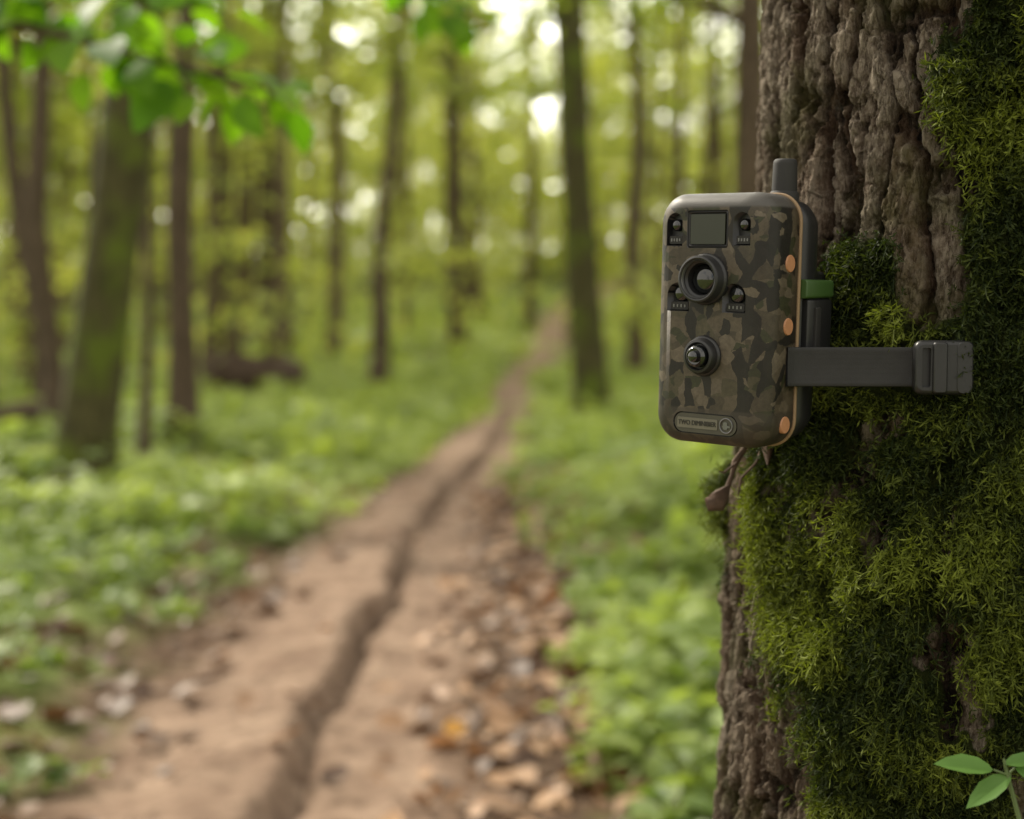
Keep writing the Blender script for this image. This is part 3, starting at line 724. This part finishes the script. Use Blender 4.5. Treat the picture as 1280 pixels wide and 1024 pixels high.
m.pbr(m.mix(nz, (.010, .010, .011), (.026, .025, .025)), .55, .4, m.bump(m.math('ADD', m.math('MULTIPLY', wv.outputs['Fac'], .4), m.noise(o, 1500, 2)), .25, .0004))
strap = bpy.data.objects.new('mounting_strap', None); COL.objects.link(strap)
ob = mesh_np('webbing', V.reshape(-1, 3), q, [m.mat]); ob.parent = strap
# buckle
be = Vector((.2545, .8415, ZS))
bb = loft('buckle', [(-.0060, .0150, .0135, .004), (-.0052, .0162, .0152, .0045), (-.0035, .0168, .0160, .005), (.003, .0168, .0160, .005), (.0045, .016, .015, .005)], BLK, 8)
cut = [loft('c', [(-.01, .0028, .0118, .001), (-.0010, .0024, .0114, .001)], BLK, 4, off=(-.0098, 0))]
boolean(bb, cut)
for pp in bb.data.polygons: pp.use_smooth = len(pp.vertices) == 4 and abs(pp.normal.y) < .98
bb.parent = strap
r2 = loft('buckle_roller', [(-.0085, .0030, .0142, .0012), (-.0078, .0040, .0150, .002), (-.0050, .0046, .0152, .002)], BLK, 6, off=(-.0022, 0)); r2.parent = strap
r3 = loft('buckle_end', [(-.0068, .0040, .0148, .003), (-.0050, .0052, .0156, .004), (.002, .0052, .0156, .004)], BLK, 6, off=(.0120, 0)); r3.parent = strap
for b_ in (bb, r2, r3):
    b_.location = be; b_.rotation_euler = (0, 0, math.radians(-7))

# ------------------------------------------------------------------ light, sky, camera
EL, AZ = math.radians(40), math.radians(-42)
s = Vector((math.cos(EL)*math.sin(AZ), math.cos(EL)*math.cos(AZ), math.sin(EL)))
sd = bpy.data.lights.new('sun', 'SUN'); sd.energy = 4.8; sd.angle = math.radians(5); sd.color = (1, .92, .77)
so = bpy.data.objects.new('sun', sd); so.rotation_euler = s.to_track_quat('Z', 'Y').to_euler(); COL.objects.link(so)
wd = bpy.data.worlds.new('World'); scene.world = wd; wd.use_nodes = True
nt_ = wd.node_tree; bg = nt_.nodes['Background']; sk = nt_.nodes.new('ShaderNodeTexSky'); sk.sky_type = 'NISHITA'; sk.sun_disc = False
sk.sun_elevation = EL; sk.sun_rotation = AZ; sk.air_density = 1.0; sk.dust_density = 5.0; sk.ozone_density = .3
# cloud brightness added to the sky, plus a forward glow whitening canopy gaps
tc = nt_.nodes.new('ShaderNodeTexCoord'); cn = nt_.nodes.new('ShaderNodeTexNoise'); cn.inputs['Scale'].default_value = 2.2; cn.inputs['Detail'].default_value = 6
nt_.links.new(tc.outputs['Generated'], cn.inputs['Vector'])
cr = nt_.nodes.new('ShaderNodeValToRGB'); cr.color_ramp.elements[0].position = .30; cr.color_ramp.elements[1].position = .52
nt_.links.new(cn.outputs['Fac'], cr.inputs['Fac'])
mx = nt_.nodes.new('ShaderNodeMix'); mx.data_type = 'RGBA'
nt_.links.new(cr.outputs['Color'], mx.inputs[0]); nt_.links.new(sk.outputs[0], mx.inputs[6]); mx.inputs[7].default_value = (9.2, 8.7, 7.7, 1)
gd = Vector((-.20, .93, .30)).normalized()
dp = nt_.nodes.new('ShaderNodeVectorMath'); dp.operation = 'DOT_PRODUCT'; dp.inputs[1].default_value = gd
nt_.links.new(tc.outputs['Generated'], dp.inputs[0])
def wm(op, a, b=0.):
    m_ = nt_.nodes.new('ShaderNodeMath'); m_.operation = op
    for inp, val in ((m_.inputs[0], a), (m_.inputs[1], b)):
        if isinstance(val, (int, float)): inp.default_value = val
        else: nt_.links.new(val, inp)
    return m_.outputs[0]
gl = wm('MULTIPLY', wm('POWER', wm('MAXIMUM', dp.outputs['Value'], 0.0), 9.0), 62.0)
gc = nt_.nodes.new('ShaderNodeMix'); gc.data_type = 'RGBA'; gc.blend_type = 'ADD'; gc.clamp_result = False; gc.clamp_factor = False
vs = nt_.nodes.new('ShaderNodeVectorMath'); vs.operation = 'SCALE'; vs.inputs[0].default_value = (1, .96, .84); nt_.links.new(gl, vs.inputs['Scale'])
gc.inputs[0].default_value = 1.0; nt_.links.new(mx.outputs[2], gc.inputs[6]); nt_.links.new(vs.outputs[0], gc.inputs[7])
nt_.links.new(gc.outputs[2], bg.inputs[0]); bg.inputs[1].default_value = .15
cd = bpy.data.cameras.new('camera'); cd.lens = 50; cd.sensor_width = 36; cd.clip_start = .05; cd.clip_end = 500
co = bpy.data.objects.new('camera', cd); COL.objects.link(co); co.location = (0, 0, 1.0); co.rotation_euler = (math.radians(90-3.6), 0, 0)
cd.dof.use_dof = True; cd.dof.focus_distance = .855; cd.dof.aperture_fstop = 4.0
scene.camera = co
scene.view_settings.view_transform = 'Standard'; scene.view_settings.look = 'None'; scene.view_settings.exposure = 0
